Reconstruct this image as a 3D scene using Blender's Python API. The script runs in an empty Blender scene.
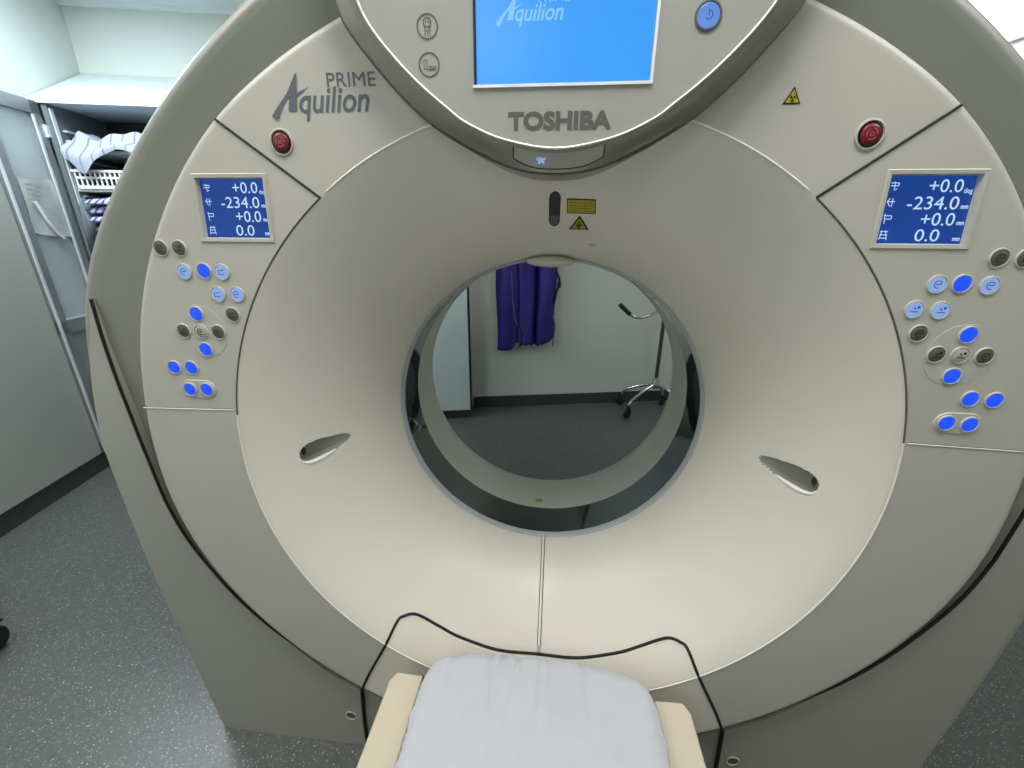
import bpy, math, random
import numpy as np
from mathutils import Vector, Matrix
random.seed(4)
rng = np.random.default_rng(7)
SC = bpy.context.scene
COL = SC.collection
PI = math.pi

# ------------------------------------------------------------------ helpers
def lin(c):
    c = c / 255.0
    return c / 12.92 if c <= 0.04045 else ((c + 0.055) / 1.055) ** 2.4

def mat(name, rgb, rough=0.5, metal=0.0, emit=0.0, noise=0.04, scale=40, spec=0.5, alpha=1.0, trans=0.0, bump=0.0, coat=0.0, glow=False):
    m = bpy.data.materials.new(name); m.use_nodes = True
    nt = m.node_tree; N = nt.nodes; L = nt.links
    b = N['Principled BSDF']
    col = tuple(lin(c) for c in rgb)
    b.inputs['Roughness'].default_value = rough
    b.inputs['Metallic'].default_value = metal
    b.inputs['Specular IOR Level'].default_value = spec
    b.inputs['Transmission Weight'].default_value = trans
    b.inputs['Alpha'].default_value = alpha
    b.inputs['Coat Weight'].default_value = coat
    tc = N.new('ShaderNodeTexCoord'); nz = N.new('ShaderNodeTexNoise')
    nz.inputs['Scale'].default_value = scale; nz.inputs['Detail'].default_value = 3
    L.new(tc.outputs['Object'], nz.inputs['Vector'])
    rp = N.new('ShaderNodeValToRGB')
    rp.color_ramp.elements[0].position = 0.3; rp.color_ramp.elements[1].position = 0.7
    rp.color_ramp.elements[0].color = tuple(max(0, c * (1 - noise)) for c in col) + (1,)
    rp.color_ramp.elements[1].color = tuple(min(1, c * (1 + noise)) for c in col) + (1,)
    L.new(nz.outputs['Fac'], rp.inputs['Fac'])
    L.new(rp.outputs['Color'], b.inputs['Base Color'])
    if emit:
        L.new(rp.outputs['Color'], b.inputs['Emission Color'])
        b.inputs['Emission Strength'].default_value = emit
        if glow:
            L.remove(b.inputs['Base Color'].links[0]); b.inputs['Base Color'].default_value = (.004, .005, .008, 1)
    if bump:
        bp = N.new('ShaderNodeBump'); bp.inputs['Strength'].default_value = bump; bp.inputs['Distance'].default_value = 0.002
        n2 = N.new('ShaderNodeTexNoise'); n2.inputs['Scale'].default_value = 350
        L.new(tc.outputs['Object'], n2.inputs['Vector'])
        L.new(n2.outputs['Fac'], bp.inputs['Height']); L.new(bp.outputs['Normal'], b.inputs['Normal'])
    return m

def floor_mat():
    m = bpy.data.materials.new('speckled_vinyl'); m.use_nodes = True
    nt = m.node_tree; N = nt.nodes; L = nt.links; b = N['Principled BSDF']
    tc = N.new('ShaderNodeTexCoord')
    def flecks(scale, cut, seed):
        v = N.new('ShaderNodeTexVoronoi'); v.inputs['Scale'].default_value = scale
        mp = N.new('ShaderNodeMapping'); mp.inputs['Location'].default_value = (seed, seed * 1.7, 0)
        L.new(tc.outputs['Object'], mp.inputs['Vector']); L.new(mp.outputs['Vector'], v.inputs['Vector'])
        sp = N.new('ShaderNodeSeparateColor'); L.new(v.outputs['Color'], sp.inputs['Color'])
        a = N.new('ShaderNodeMath'); a.operation = 'GREATER_THAN'; a.inputs[1].default_value = cut
        L.new(sp.outputs['Red'], a.inputs[0])
        d = N.new('ShaderNodeMath'); d.operation = 'LESS_THAN'; d.inputs[1].default_value = 0.42
        L.new(v.outputs['Distance'], d.inputs[0])
        mu = N.new('ShaderNodeMath'); mu.operation = 'MULTIPLY'
        L.new(a.outputs[0], mu.inputs[0]); L.new(d.outputs[0], mu.inputs[1])
        return mu.outputs[0]
    nz = N.new('ShaderNodeTexNoise'); nz.inputs['Scale'].default_value = 90; nz.inputs['Detail'].default_value = 6
    L.new(tc.outputs['Object'], nz.inputs['Vector'])
    rp = N.new('ShaderNodeValToRGB')
    rp.color_ramp.elements[0].position = 0.3; rp.color_ramp.elements[1].position = 0.7
    rp.color_ramp.elements[0].color = tuple(lin(c) for c in (79, 82, 80)) + (1,)
    rp.color_ramp.elements[1].color = tuple(lin(c) for c in (95, 98, 95)) + (1,)
    L.new(nz.outputs['Fac'], rp.inputs['Fac'])
    cur = rp.outputs['Color']
    for sc, cut, rgb, sd in ((210, 0.82, (76, 80, 81), 1.3), (200, 0.90, (138, 139, 132), 5.1), (230, 0.965, (165, 152, 124), 9.7), (230, 0.985, (190, 194, 194), 3.3)):
        mx = N.new('ShaderNodeMix'); mx.data_type = 'RGBA'
        L.new(flecks(sc, cut, sd), mx.inputs['Factor']); L.new(cur, mx.inputs['A'])
        mx.inputs['B'].default_value = tuple(lin(c) for c in rgb) + (1,)
        cur = mx.outputs['Result']
    L.new(cur, b.inputs['Base Color'])
    b.inputs['Roughness'].default_value = 0.36
    n2 = N.new('ShaderNodeTexNoise'); n2.inputs['Scale'].default_value = 120
    L.new(tc.outputs['Object'], n2.inputs['Vector'])
    bp = N.new('ShaderNodeBump'); bp.inputs['Strength'].default_value = 0.25; bp.inputs['Distance'].default_value = 0.003
    L.new(n2.outputs['Fac'], bp.inputs['Height']); L.new(bp.outputs['Normal'], b.inputs['Normal'])
    return m

def linen_mat(name, base, stripe, scale, thr=0.55):
    m = mat(name, base, 0.9)
    nt = m.node_tree; N = nt.nodes; L = nt.links; b = N['Principled BSDF']
    tc = N.new('ShaderNodeTexCoord'); w = N.new('ShaderNodeTexWave'); w.inputs['Scale'].default_value = scale
    w.inputs['Distortion'].default_value = 2.5; w.inputs['Detail'].default_value = 2
    L.new(tc.outputs['Object'], w.inputs['Vector'])
    r = N.new('ShaderNodeValToRGB'); r.color_ramp.interpolation = 'CONSTANT'
    r.color_ramp.elements[0].color = tuple(lin(c) for c in base) + (1,)
    r.color_ramp.elements[1].position = thr; r.color_ramp.elements[1].color = tuple(lin(c) for c in stripe) + (1,)
    L.new(w.outputs['Fac'], r.inputs['Fac']); L.new(r.outputs['Color'], b.inputs['Base Color'])
    return m

def wpos(o):
    p = Vector(o.location)
    while o.parent: o = o.parent; p += Vector(o.location)
    return p

def obj(name, verts, faces, m, parent=None, smooth=None, label=None, mids=None):
    """one mesh object; verts in world space, origin put at the bbox centre"""
    V = np.asarray(verts, float).reshape(-1, 3)
    c = (V.min(0) + V.max(0)) / 2
    me = bpy.data.meshes.new(name)
    me.from_pydata((V - c).tolist(), [], [list(map(int, f)) for f in faces])
    for mm in (m if isinstance(m, (list, tuple)) else [m]): me.materials.append(mm)
    if mids is not None: me.polygons.foreach_set('material_index', list(mids))
    if smooth is not None:
        me.polygons.foreach_set('use_smooth', [True] * len(me.polygons))
        if smooth < 179: me.set_sharp_from_angle(angle=math.radians(smooth))
    me.update()
    o = bpy.data.objects.new(name, me); COL.objects.link(o)
    if parent is not None:
        o.parent = parent; o.location = Vector(c) - wpos(parent)
    else:
        o.location = c
    if label: o['label'] = label
    return o

def tag(o, label, cat, group=None):
    o['label'] = label; o['category'] = cat
    if group: o['group'] = group
    return o

def thing(name, label, cat, loc, group=None):
    o = bpy.data.objects.new(name, None); COL.objects.link(o); o.location = loc
    o.empty_display_size = 0.1
    return tag(o, label, cat, group)

def struct(o): o['kind'] = 'structure'; return o

class MB:
    """collects shapes into one mesh"""
    def __init__(s): s.v = []; s.f = []; s.mi = []
    def add(s, v, f, mi=0):
        n = len(s.v); s.v += [tuple(map(float, p)) for p in v]; s.f += [[i + n for i in q] for q in f]; s.mi += [mi] * len(f)
    def frame_box(s, o, ax, ay, az, mi=0):
        o, ax, ay, az = map(np.array, (o, ax, ay, az))
        P = [o + i * ax + j * ay + k * az for k in (0, 1) for j in (0, 1) for i in (0, 1)]
        s.add(P, [(0, 2, 3, 1), (4, 5, 7, 6), (0, 1, 5, 4), (1, 3, 7, 5), (3, 2, 6, 7), (2, 0, 4, 6)], mi)
    def box(s, lo, hi, mi=0):
        lo = np.array(lo, float); d = np.array(hi, float) - lo
        s.frame_box(lo, (d[0], 0, 0), (0, d[1], 0), (0, 0, d[2]), mi)
    def tube(s, pts, r, n=8, mi=0, closed=False):
        P = np.array(pts, float); k = len(P)
        T = np.zeros_like(P)
        for i in range(k):
            a = P[(i - 1) % k] if (i > 0 or closed) else P[0]
            b = P[(i + 1) % k] if (i < k - 1 or closed) else P[-1]
            T[i] = (b - a) / (np.linalg.norm(b - a) + 1e-12)
        ref = np.array([0, 0, 1.0]) if abs(T[0][2]) < 0.9 else np.array([1.0, 0, 0])
        u = np.cross(T[0], ref); u /= np.linalg.norm(u)
        vs = []
        rr = r if hasattr(r, '__len__') else [r] * k
        for i in range(k):
            u = u - T[i] * (u @ T[i]); u /= np.linalg.norm(u); w = np.cross(T[i], u)
            for j in range(n):
                a = 2 * PI * j / n
                vs.append(P[i] + rr[i] * (math.cos(a) * u + math.sin(a) * w))
        fs = []
        for i in range(k if closed else k - 1):
            for j in range(n):
                a, b = i * n + j, i * n + (j + 1) % n
                c, d = ((i + 1) % k) * n + (j + 1) % n, ((i + 1) % k) * n + j
                fs.append((a, b, c, d))
        if not closed:
            fs.append(tuple(range(n))[::-1]); fs.append(tuple((k - 1) * n + j for j in range(n)))
        s.add(vs, fs, mi)
    def lathe(s, c, axis, prof, n=24, mi=0, mis=None):
        """prof: list of (r, h) along axis"""
        c = np.array(c, float); ax = np.array(axis, float); ax /= np.linalg.norm(ax)
        ref = np.array([0, 0, 1.0]) if abs(ax[2]) < 0.9 else np.array([1.0, 0, 0])
        u = np.cross(ref, ax); u /= np.linalg.norm(u); w = np.cross(ax, u)
        for q in range(len(prof) - 1):
            (r0, h0), (r1, h1) = prof[q], prof[q + 1]
            vs = []
            for j in range(n):
                a = 2 * PI * j / n; e = math.cos(a) * u + math.sin(a) * w
                vs.append(c + r0 * e + h0 * ax); vs.append(c + r1 * e + h1 * ax)
            fs = [(2 * j, 2 * ((j + 1) % n), 2 * ((j + 1) % n) + 1, 2 * j + 1) for j in range(n)]
            s.add(vs, fs, mis[q] if mis else mi)
    def build(s, name, m, parent=None, smooth=None, label=None, merge=True):
        o = obj(name, s.v, s.f, m, parent, None, label, s.mi if isinstance(m, (list, tuple)) else None)
        if merge:
            import bmesh
            bm = bmesh.new(); bm.from_mesh(o.data)
            bmesh.ops.remove_doubles(bm, verts=bm.verts, dist=1e-5)
            bmesh.ops.dissolve_degenerate(bm, edges=bm.edges, dist=1e-6)
            bmesh.ops.recalc_face_normals(bm, faces=bm.faces)
            bm.to_mesh(o.data); bm.free()
        if smooth is not None:
            o.data.polygons.foreach_set('use_smooth', [True] * len(o.data.polygons))
            o.data.set_sharp_from_angle(angle=math.radians(smooth))
        return o

def bevel(o, w, seg=3):
    md = o.modifiers.new('bevel', 'BEVEL'); md.width = w; md.segments = seg; md.limit_method = 'ANGLE'; md.angle_limit = math.radians(35)
    return o

def catmull(pts, n=8):
    P = [np.array(p, float) for p in pts]; P = [2 * P[0] - P[1]] + P + [2 * P[-1] - P[-2]]
    out = []
    for i in range(1, len(P) - 2):
        a, b, c, d = P[i - 1], P[i], P[i + 1], P[i + 2]
        for k in range(n):
            t = k / n
            out.append(0.5 * (2 * b + (c - a) * t + (2 * a - 5 * b + 4 * c - d) * t * t + (3 * b - 3 * c + d - a) * t ** 3))
    out.append(P[-2]); return np.array(out)

def text_geo(body, bold=0.0):
    """triangulated text, normalised to the unit box; returns (u,v) verts and faces"""
    cu = bpy.data.curves.new('t', 'FONT'); cu.body = body; cu.offset = bold; cu.resolution_u = 4
    cu.fill_mode = 'FRONT'
    o = bpy.data.objects.new('t', cu); COL.objects.link(o)
    dg = bpy.context.evaluated_depsgraph_get(); dg.update()
    me = bpy.data.meshes.new_from_object(o.evaluated_get(dg))
    V = np.array([v.co[:2] for v in me.vertices]); Fc = [tuple(p.vertices) for p in me.polygons]
    bpy.data.objects.remove(o); bpy.data.curves.remove(cu); bpy.data.meshes.remove(me)
    lo = V.min(0); hi = V.max(0)
    return (V - lo) / (hi - lo), Fc

def text_on(mb, body, fmap, bold=0.0, mi=0):
    V, Fc = text_geo(body, bold)
    mb.add([fmap(a, b) for a, b in V], Fc, mi)

# ------------------------------------------------------------------ materials
PANEL = mat('cream_plastic', (186, 183, 172), 0.42, noise=0.015, scale=6)  # panel copy of the cream, darkened for the dimmer outer light
FLAREM = mat('cream_plastic_lit', (222, 217, 204), 0.36, noise=0.015, scale=6)  # same cream as the panels, lightened to carry the brighter bore light
SEAML = mat('pale_strip_and_highlight', (236, 232, 220), 0.4)  # pale cream; paints highlights on seams and grip lips, also the joint strip
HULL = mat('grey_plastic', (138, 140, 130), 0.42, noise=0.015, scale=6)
BASE = mat('stone_grey_plastic', (160, 160, 149), 0.5, noise=0.02, scale=6)
GAP = mat('black_rubber', (14, 14, 13), 0.6)
GLASSY = mat('smoked_window', (20, 25, 24), 0.06, spec=0.9, coat=0.6)
RIM = mat('blue_grey_trim', (170, 176, 180), 0.35)
LINER = mat('liner_plastic', (198, 200, 188), 0.4, noise=0.015)
CONS = mat('console_plastic', (162, 162, 154), 0.42, noise=0.015, scale=8)
TRIM = mat('satin_silver', (150, 147, 138), 0.3, metal=0.55)
LIP = mat('bright_silver', (205, 203, 196), 0.38, metal=0.5)
SCREEN = mat('screen_blue', (58, 158, 248), 0.25, emit=1.0, noise=0.05, scale=5, glow=True)
SCRTXT = mat('screen_text', (128, 196, 255), 0.4, emit=1.0, glow=True)
LCD = mat('lcd_blue', (15, 60, 140), 0.2, emit=1.0, noise=0.1, scale=12, glow=True)
LCDTXT = mat('lcd_text', (190, 218, 255), 0.4, emit=1.0, glow=True)
DKBLK = mat('dark_grey_plastic', (30, 31, 30), 0.4)
BTNDK = mat('button_dark', (92, 88, 80), 0.5)
BTNGR = mat('button_grey', (172, 172, 160), 0.5)
BTNBL = mat('button_lit_blue', (25, 80, 245), 0.3, emit=1.0, glow=True)
BTNLT = mat('button_lit_pale', (150, 182, 238), 0.35, emit=0.8, glow=True)
BLUEK = mat('legend_blue', (40, 80, 170), 0.5)
INKG = mat('ink_grey', (92, 98, 108), 0.6)
INKD = mat('ink_dark', (88, 90, 84), 0.6)
BLK = mat('ink_black', (22, 22, 20), 0.5)
REDB = mat('red_button', (108, 22, 30), 0.35)
REDL = mat('red_legend', (190, 96, 100), 0.5)
YEL = mat('label_yellow', (178, 164, 40), 0.5)
YELD = mat('label_olive', (120, 112, 28), 0.5)
WHITE = mat('white_bezel', (236, 238, 240), 0.35)
WALL = mat('wall_paint', (206, 213, 206), 0.55, noise=0.01, scale=3)
CEIL = mat('ceiling_paint', (225, 232, 234), 0.8, noise=0.01, scale=3)
DOORG = mat('door_laminate', (166, 169, 163), 0.45, noise=0.02, scale=4)
SKIRT = mat('skirting_vinyl', (62, 66, 63), 0.45)
FLOOR = floor_mat()
CREAM = mat('couch_cream', (200, 190, 168), 0.45, noise=0.02, scale=20)
SHEET = mat('white_sheet', (188, 191, 197), 0.85, noise=0.02, scale=30, bump=0.15)
ALU = mat('aluminium', (150, 158, 160), 0.38, metal=0.5)
ALUB = mat('aluminium_bright', (228, 234, 236), 0.3, metal=0.3)
GLASS = mat('door_glass', (200, 214, 218), 0.08, alpha=0.32, spec=0.6)
CABW = mat('cabinet_white', (206, 216, 218), 0.4, noise=0.01)
CABIN = mat('cabinet_inside_shaded', (48, 56, 60), 0.5)  # darkened so the colour carries the shade inside the cabinet
CUPB = mat('cupboard_pale', (186, 202, 200), 0.4, noise=0.015)
CHROME = mat('chrome', (205, 205, 200), 0.15, metal=1.0)
APRON = mat('apron_blue', (42, 32, 122), 0.5, noise=0.15, scale=9)
APRONE = mat('apron_edge', (22, 20, 40), 0.6)
LINENW = linen_mat('linen_white', (160, 165, 184), (112, 117, 154), 5, 0.96)
LINENS = linen_mat('linen_striped', (190, 195, 214), (70, 76, 150), 9, 0.66)
GREYC = mat('grey_cloth', (108, 118, 124), 0.9, noise=0.1)
PAPER = mat('paper', (176, 184, 184), 0.8)
RUB = mat('tyre_black', (24, 25, 25), 0.6)
LAMP = mat('lamp_diffuser', (250, 252, 255), 0.5, emit=5.0)

# ------------------------------------------------------------------ camera
cp, cyaw, croll, cf = (0.00530846, -0.71078424, 1.41758909), (-5.61131387, -19.892797), 0.43487847, 415.22
ya, pi_, ro = math.radians(cyaw[0]), math.radians(cyaw[1]), math.radians(croll)
fwd = Vector((math.sin(ya) * math.cos(pi_), math.cos(ya) * math.cos(pi_), math.sin(pi_)))
rt = Vector((math.cos(ya), -math.sin(ya), 0)); up = rt.cross(fwd)
r2 = math.cos(ro) * rt + math.sin(ro) * up; u2 = -math.sin(ro) * rt + math.cos(ro) * up
cam = bpy.data.cameras.new('camera'); co = bpy.data.objects.new('camera', cam); COL.objects.link(co)
M = Matrix((r2, u2, -fwd)).transposed().to_4x4(); M.translation = Vector(cp); co.matrix_world = M
cam.sensor_width = 36; cam.lens = cf / 1024 * 36; cam.clip_start = 0.02
SC.camera = co

# ------------------------------------------------------------------ gantry
H = 0.97
gan = thing('ct_scanner', 'large cream and grey ring-shaped CT scanner gantry with round bore and blue displays', 'CT scanner', (0, 0.45, 0))
tt = np.linspace(0, 1, 111)[:, None]
P0, P1, P2, P3 = map(np.array, ((.630, 0.0), (.555, .035), (.445, .155), (.397, .30)))
BZ = (1 - tt) ** 3 * P0 + 3 * tt * (1 - tt) ** 2 * P1 + 3 * tt * tt * (1 - tt) * P2 + tt ** 3 * P3
def prof(r):
    if r >= .63: return 0.0
    return float(np.interp(r, BZ[::-1, 0], BZ[::-1, 1]))
def surf(x, z, off=0.0):
    """point on the front cover, lifted off it by 'off' along the local normal"""
    r = math.hypot(x, z - H); e = 1e-3
    s = (prof(r + e) - prof(r - e)) / (2 * e)
    n = np.array((s * x / r, -1.0, s * (z - H) / r)); n /= np.linalg.norm(n)
    return np.array((x, prof(r), z)) + off * n
EP = [(0, .800), (23, .806), (30, .811), (36, .817), (41, .823), (51, .8275), (63, .831), (71, .833), (81, .835), (90, .8405), (97, .846), (104, .8475), (111, .844), (118, .838), (126, .831), (134, .825), (142, .821), (150, .817), (180, .812)]
_ek = np.convolve(np.interp(np.abs(np.arange(-40, 221)), [p[0] for p in EP], [p[1] for p in EP]), np.ones(9) / 9, 'same')
def rE(a):
    phi = abs((math.degrees(a) - 90 + 180) % 360 - 180)
    return float(np.interp(phi, np.arange(-40, 221), _ek))
HP = [(0, .960), (33, .966), (39, .969), (49, .983), (59, 1.005), (66, 1.028), (71, 1.037), (78, 1.042), (90, 1.045), (102, 1.03), (120, .985), (150, .97), (180, .965)]
HP = [(a, b * .957) for a, b in HP]
_hk = np.convolve(np.interp(np.abs(np.arange(-40, 221)), [p[0] for p in HP], [p[1] for p in HP]), np.ones(13) / 13, 'same')
def rH(a):
    phi = abs((math.degrees(a) - 90 + 180) % 360 - 180)
    return float(np.interp(phi, np.arange(-40, 221), _hk))
NA = 1200
ANG = np.linspace(0, 2 * PI, NA, endpoint=False)

def ring_surface(rows):
    """rows: list of functions angle -> (r, y) ; returns verts, faces"""
    V = []
    for fn in rows:
        for a in ANG_:
            r, y = fn(a); V.append((r * math.cos(a), y, H + r * math.sin(a)))
    n = len(ANG_); Fc = []
    for i in range(len(rows) - 1):
        for j in range(n):
            k = (j + 1) % n
            Fc.append((i * n + j, i * n + k, (i + 1) * n + k, (i + 1) * n + j))
    return V, Fc

# front surface grid
rows_r = []
flr = BZ[::-1]                                     # from bore outwards
nfl = len(flr); nout = 40
Rg = np.zeros((nfl + nout + 4, NA)); Yg = np.zeros_like(Rg)
REa = np.array([rE(a) for a in ANG])
for i in range(nfl): Rg[i] = flr[i, 0]; Yg[i] = flr[i, 1]
for k in range(nout):
    t = k / (nout - 1); Rg[nfl + k] = .6325 * (1 - t) + (REa - .010) * t; Yg[nfl + k] = 0
for k, (dr, y) in enumerate(((-.004, .0012), (-.001, .004), (0, .009), (0, .024))):
    Rg[nfl + nout + k] = REa + dr; Yg[nfl + nout + k] = y
Rg[nfl, :] = .632
Yg[nfl - 1, :] = 0.0008
X = Rg * np.cos(ANG); Z = H + Rg * np.sin(ANG)
# pressed-in grips on both sides of the bore
def grip_depth(x, z):
    a = (np.abs(x) - .472) / .076
    ac = np.clip(a, 1e-4, 1 - 1e-4)
    w = .030 * ac ** .42 * np.sqrt(1 - ac ** 6)
    zc = .955 - .013 * ac
    b = (z - zc) / w
    inside = (a > 0) & (a < 1) & (np.abs(b) < 1)
    d = .026 * np.clip((1 - b * b) * 2.6, 0, 1) * np.clip(ac * 1.6, 0, 1) * np.clip((1 - ac) * 9, 0, 1)
    return np.where(inside, d, 0), inside
D, INS = grip_depth(X, Z)
slope = np.zeros(Rg.shape[0]); slope[:nfl] = np.gradient(flr[:, 1], flr[:, 0])
den = np.sqrt(1 + slope ** 2)[:, None]
rad = (-slope[:, None] / den)                      # inward direction: away from viewer, out along r
GX = X + D * rad * np.cos(ANG); GZ = Z + D * rad * np.sin(ANG); GY = Yg + D / den
grid = np.stack([GX, GY, GZ], -1)
# masks
nR = Rg.shape[0]
jn = (np.arange(NA) + 1) % NA
def cen(A): return (A[:-1] + A[1:] + A[:-1][:, jn] + A[1:][:, jn]) / 4
CX, CZ = cen(X), cen(Z); CR = np.hypot(CX, CZ - H)
def inpoly(px, pz, poly):
    ins = np.zeros(px.shape, bool); n = len(poly)
    for i in range(n):
        x1, z1 = poly[i]; x2, z2 = poly[(i + 1) % n]
        c = ((z1 > pz) != (z2 > pz)) & (px < (x2 - x1) * (pz - z1) / (z2 - z1 + 1e-12) + x1)
        ins ^= c
    return ins
half = [(0, .4135), (.0745, .4155), (.131, .4255), (.202, .4495), (.254, .4765), (.294, .5005), (.3155, .511), (.336, .5125), (.351, .5055), (.3755, .4555), (.428, .350), (.4565, .283)]
hc = catmull([(-half[1][0], half[1][1])] + half, 6)[6:]
dock_line = [(-x, z) for x, z in hc[::-1]] + [tuple(p) for p in hc[1:]]
dock_poly = dock_line + [(.474, .24), (.474, 0), (-.474, 0), (-.474, .24)]
DISP = [(-.597, 1.5), (-.4795, 1.5), (-.4845, 1.408), (-.6045, 1.408)]          # TL TR BR BL (left)
DISPR = [(.4795, 1.5), (.597, 1.5), (.6045, 1.408), (.4845, 1.408)]
def grow(q, d):
    c = np.mean(q, 0); return [tuple(np.array(p) + d * np.sign(np.array(p) - c)) for p in q]
hole = inpoly(CX, CZ, grow(DISP, .006)) | inpoly(CX, CZ, grow(DISPR, .006))
dock = inpoly(CX, CZ, dock_poly)
isfl = np.zeros(CX.shape, bool); isfl[:nfl] = True
sepz = 1.470 + (np.abs(CX) - .3825) * (.1185 / .163)
key = np.empty(CX.shape, object)
key[:] = ''
key[isfl] = 'flare'
o_ = ~isfl
key[o_ & (CZ < 1.08) & (CX < 0)] = 'loL'; key[o_ & (CZ < 1.08) & (CX >= 0)] = 'loR'
mid = o_ & (CZ >= 1.08) & (CZ < sepz)
key[mid & (CX < 0)] = 'cpL'; key[mid & (CX >= 0)] = 'cpR'
upm = o_ & (CZ >= 1.08) & (CZ >= sepz)
key[upm & (CX < 0)] = 'upL'; key[upm & (CX >= 0)] = 'upR'
key[dock] = 'dock'
key[hole] = 'none'
key[grip_depth(CX, CZ)[1] & isfl] = 'grip'
VI = np.arange(nR * NA).reshape(nR, NA)
Fall = np.stack([VI[:-1], VI[:-1][:, jn], VI[1:][:, jn], VI[1:]], -1)
flat = grid.reshape(-1, 3)
def part_of(k, name, m, parent, label=None):
    f = Fall[key == k].reshape(-1, 4)
    ids, inv = np.unique(f, return_inverse=True)
    return obj(name, flat[ids], inv.reshape(-1, 4)[:, ::-1], m, parent, 40, label)
flare = part_of('flare', 'bore_cover', FLAREM, gan, 'funnel-shaped cream cover around the bore')
upL = part_of('upL', 'upper_panel', PANEL, gan, 'upper left cream panel with the printed logo')
upR = part_of('upR', 'upper_panel', PANEL, gan, 'upper right cream panel with the yellow warning triangle')
cpL = part_of('cpL', 'control_panel', PANEL, gan, 'left control panel with display and buttons')
cpR = part_of('cpR', 'control_panel', PANEL, gan, 'right control panel with display and buttons')
loL = part_of('loL', 'lower_panel', PANEL, gan)
loR = part_of('loR', 'lower_panel', PANEL, gan)
dck = part_of('dock', 'docking_cover', FLAREM, gan, 'cream cover piece behind the couch end')

gf = Fall[key == 'grip'].reshape(-1, 4)
for s in (-1, 1):
    f = gf[np.sign(flat[gf[:, 0]][:, 0]) == s]; ids, inv = np.unique(f, return_inverse=True)
    obj('grip_recess', flat[ids], inv.reshape(-1, 4)[:, ::-1], HULL, flare, 40, 'recessed hand grip')  # darker grey puts the shade of the hollow into its colour
    mb = MB(); pts = []
    for a in np.linspace(.30, .992, 26):
        w = .030 * a ** .42 * math.sqrt(1 - a ** 6); pts.append(surf(s * (.472 + .076 * a), .955 - .013 * a - w * .97, -.0012))
    n_ = len(pts); mb.tube(pts, [.0012 + .0040 * math.sin(PI * k / (n_ - 1)) ** .7 for k in range(n_)], 10); mb.build('grip_lip_highlight', SEAML, flare, 60)  # pale tube paints the bright crescent of light below the grip
# small dark finger hole at the outer end of each grip
for s in (-1, 1):
    mb = MB()
    pts = []
    for k in range(20):
        a = 2 * PI * k / 20
        x = s * (.5385 + .0035 * math.cos(a)); z = .9475 + .0095 * math.sin(a)
        pts.append(surf(x, z, -.0145) + np.array((0, -.002, 0)))
    mb.add(pts, [tuple(range(20))])
    mb.build('finger_hole', DKBLK, flare)

# seams; the pale tubes paint ceiling light caught on bevel edges
def seam_or_highlight(pts2, r, m, name='seam_or_highlight', parent=gan, off=0.0):
    mb = MB(); mb.tube([surf(x, z, off) for x, z in pts2], r, 8); return mb.build(name, m, parent, 60)
def arc2(r, a0, a1, n=80):
    return [(r * math.cos(math.radians(a0 + (a1 - a0) * k / n)), H + r * math.sin(math.radians(a0 + (a1 - a0) * k / n))) for k in range(n + 1)]
RSm = .6312
seam_or_highlight(arc2(RSm, 171, 360 - 1 + 11), .0015, SEAML, off=.0003)
seam_or_highlight(arc2(RSm, 10, 52.4), .0015, BTNDK); seam_or_highlight(arc2(RSm, 127.3, 171), .0015, BTNDK)
seam_or_highlight(arc2(RSm, 54, 126), .0016, SEAML)
for s in (-1, 1):
    seam_or_highlight([(s * .384, 1.471), (s * .5408, 1.5850)], .0020, GAP)
    seam_or_highlight([(s * .629, 1.0808), (s * .829, 1.0758)], .0008, BTNDK); seam_or_highlight([(s * .629, 1.0790), (s * .829, 1.0740)], .0014, SEAML)
mb = MB(); mb.tube([surf(x, z, .0005) for x, z in dock_line], .0034, 8); mb.build('docking_seam', GAP, gan, 60)
mb = MB(); mb.tube([surf(x * 0.99, z - .0062, -.0003) for x, z in dock_line[8:-8]], .0012, 6); mb.build('docking_seam_highlight', SEAML, gan, 60)
# vertical joint below the bore
zz = np.linspace(.577, .428, 30)
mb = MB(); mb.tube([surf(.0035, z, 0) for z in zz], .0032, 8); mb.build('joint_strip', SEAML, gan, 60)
for dx in (-.0042, .0042):
    mb = MB(); mb.tube([surf(.0035 + dx, z, 0) for z in zz], .0011, 6); mb.build('joint_edge', BTNDK, gan, 60)
mb = MB(); mb.tube([surf(.0035, z, .001) for z in np.linspace(.428, .4165, 5)], .0038, 8); mb.build('joint_stop', BTNGR, gan, 60)

# bore: rim, dark window ring, liner, rear flare
ANG_ = np.linspace(0, 2 * PI, 360, endpoint=False)
const = lambda r, y: (lambda a: (r, y))
def revolve(name, pr, m, parent=gan, smooth=35, label=None):
    V, Fc = ring_surface([const(*p) for p in pr]); return obj(name, V, Fc, m, parent, smooth, label)
revolve('bore_rim', [(.3965, .298), (.3925, .301), (.3905, .306), (.3895, .313)], RIM)
revolve('bore_window', [(.3900, .312), (.3900, .4268)], GLASSY, label='dark glossy window ring inside the bore')
revolve('bore_liner', [(.3898, .4262), (.3893, .429), (.3900, .432), (.3905, .520), (.3925, .555), (.3905, .562), (.3945, .600), (.43, .645), (.51, .74), (.60, .83), (.70, .90)], LINER, label='pale rear liner of the bore')
V, Fc = ring_surface([const(.70, .90), lambda a: (rH(a) - .06, .90), lambda a: (rH(a) - .025, .88), lambda a: (rH(a) - .012, .84)])
obj('rear_cover', V, Fc, PANEL, gan, 40)
def band(t, a): 
    r0, y0 = rE(a) + .004, .060; r1, y1 = rH(a) - .022, .036
    return (r0 + (r1 - r0) * t, y0 + (y1 - y0) * t)
rows = [lambda a: (rE(a) - .006, .022), lambda a: (rE(a) - .001, .030), lambda a: (rE(a) + .0005, .052)] + [(lambda t: (lambda a: band(t, a)))(k / 8) for k in range(9)]
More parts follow.
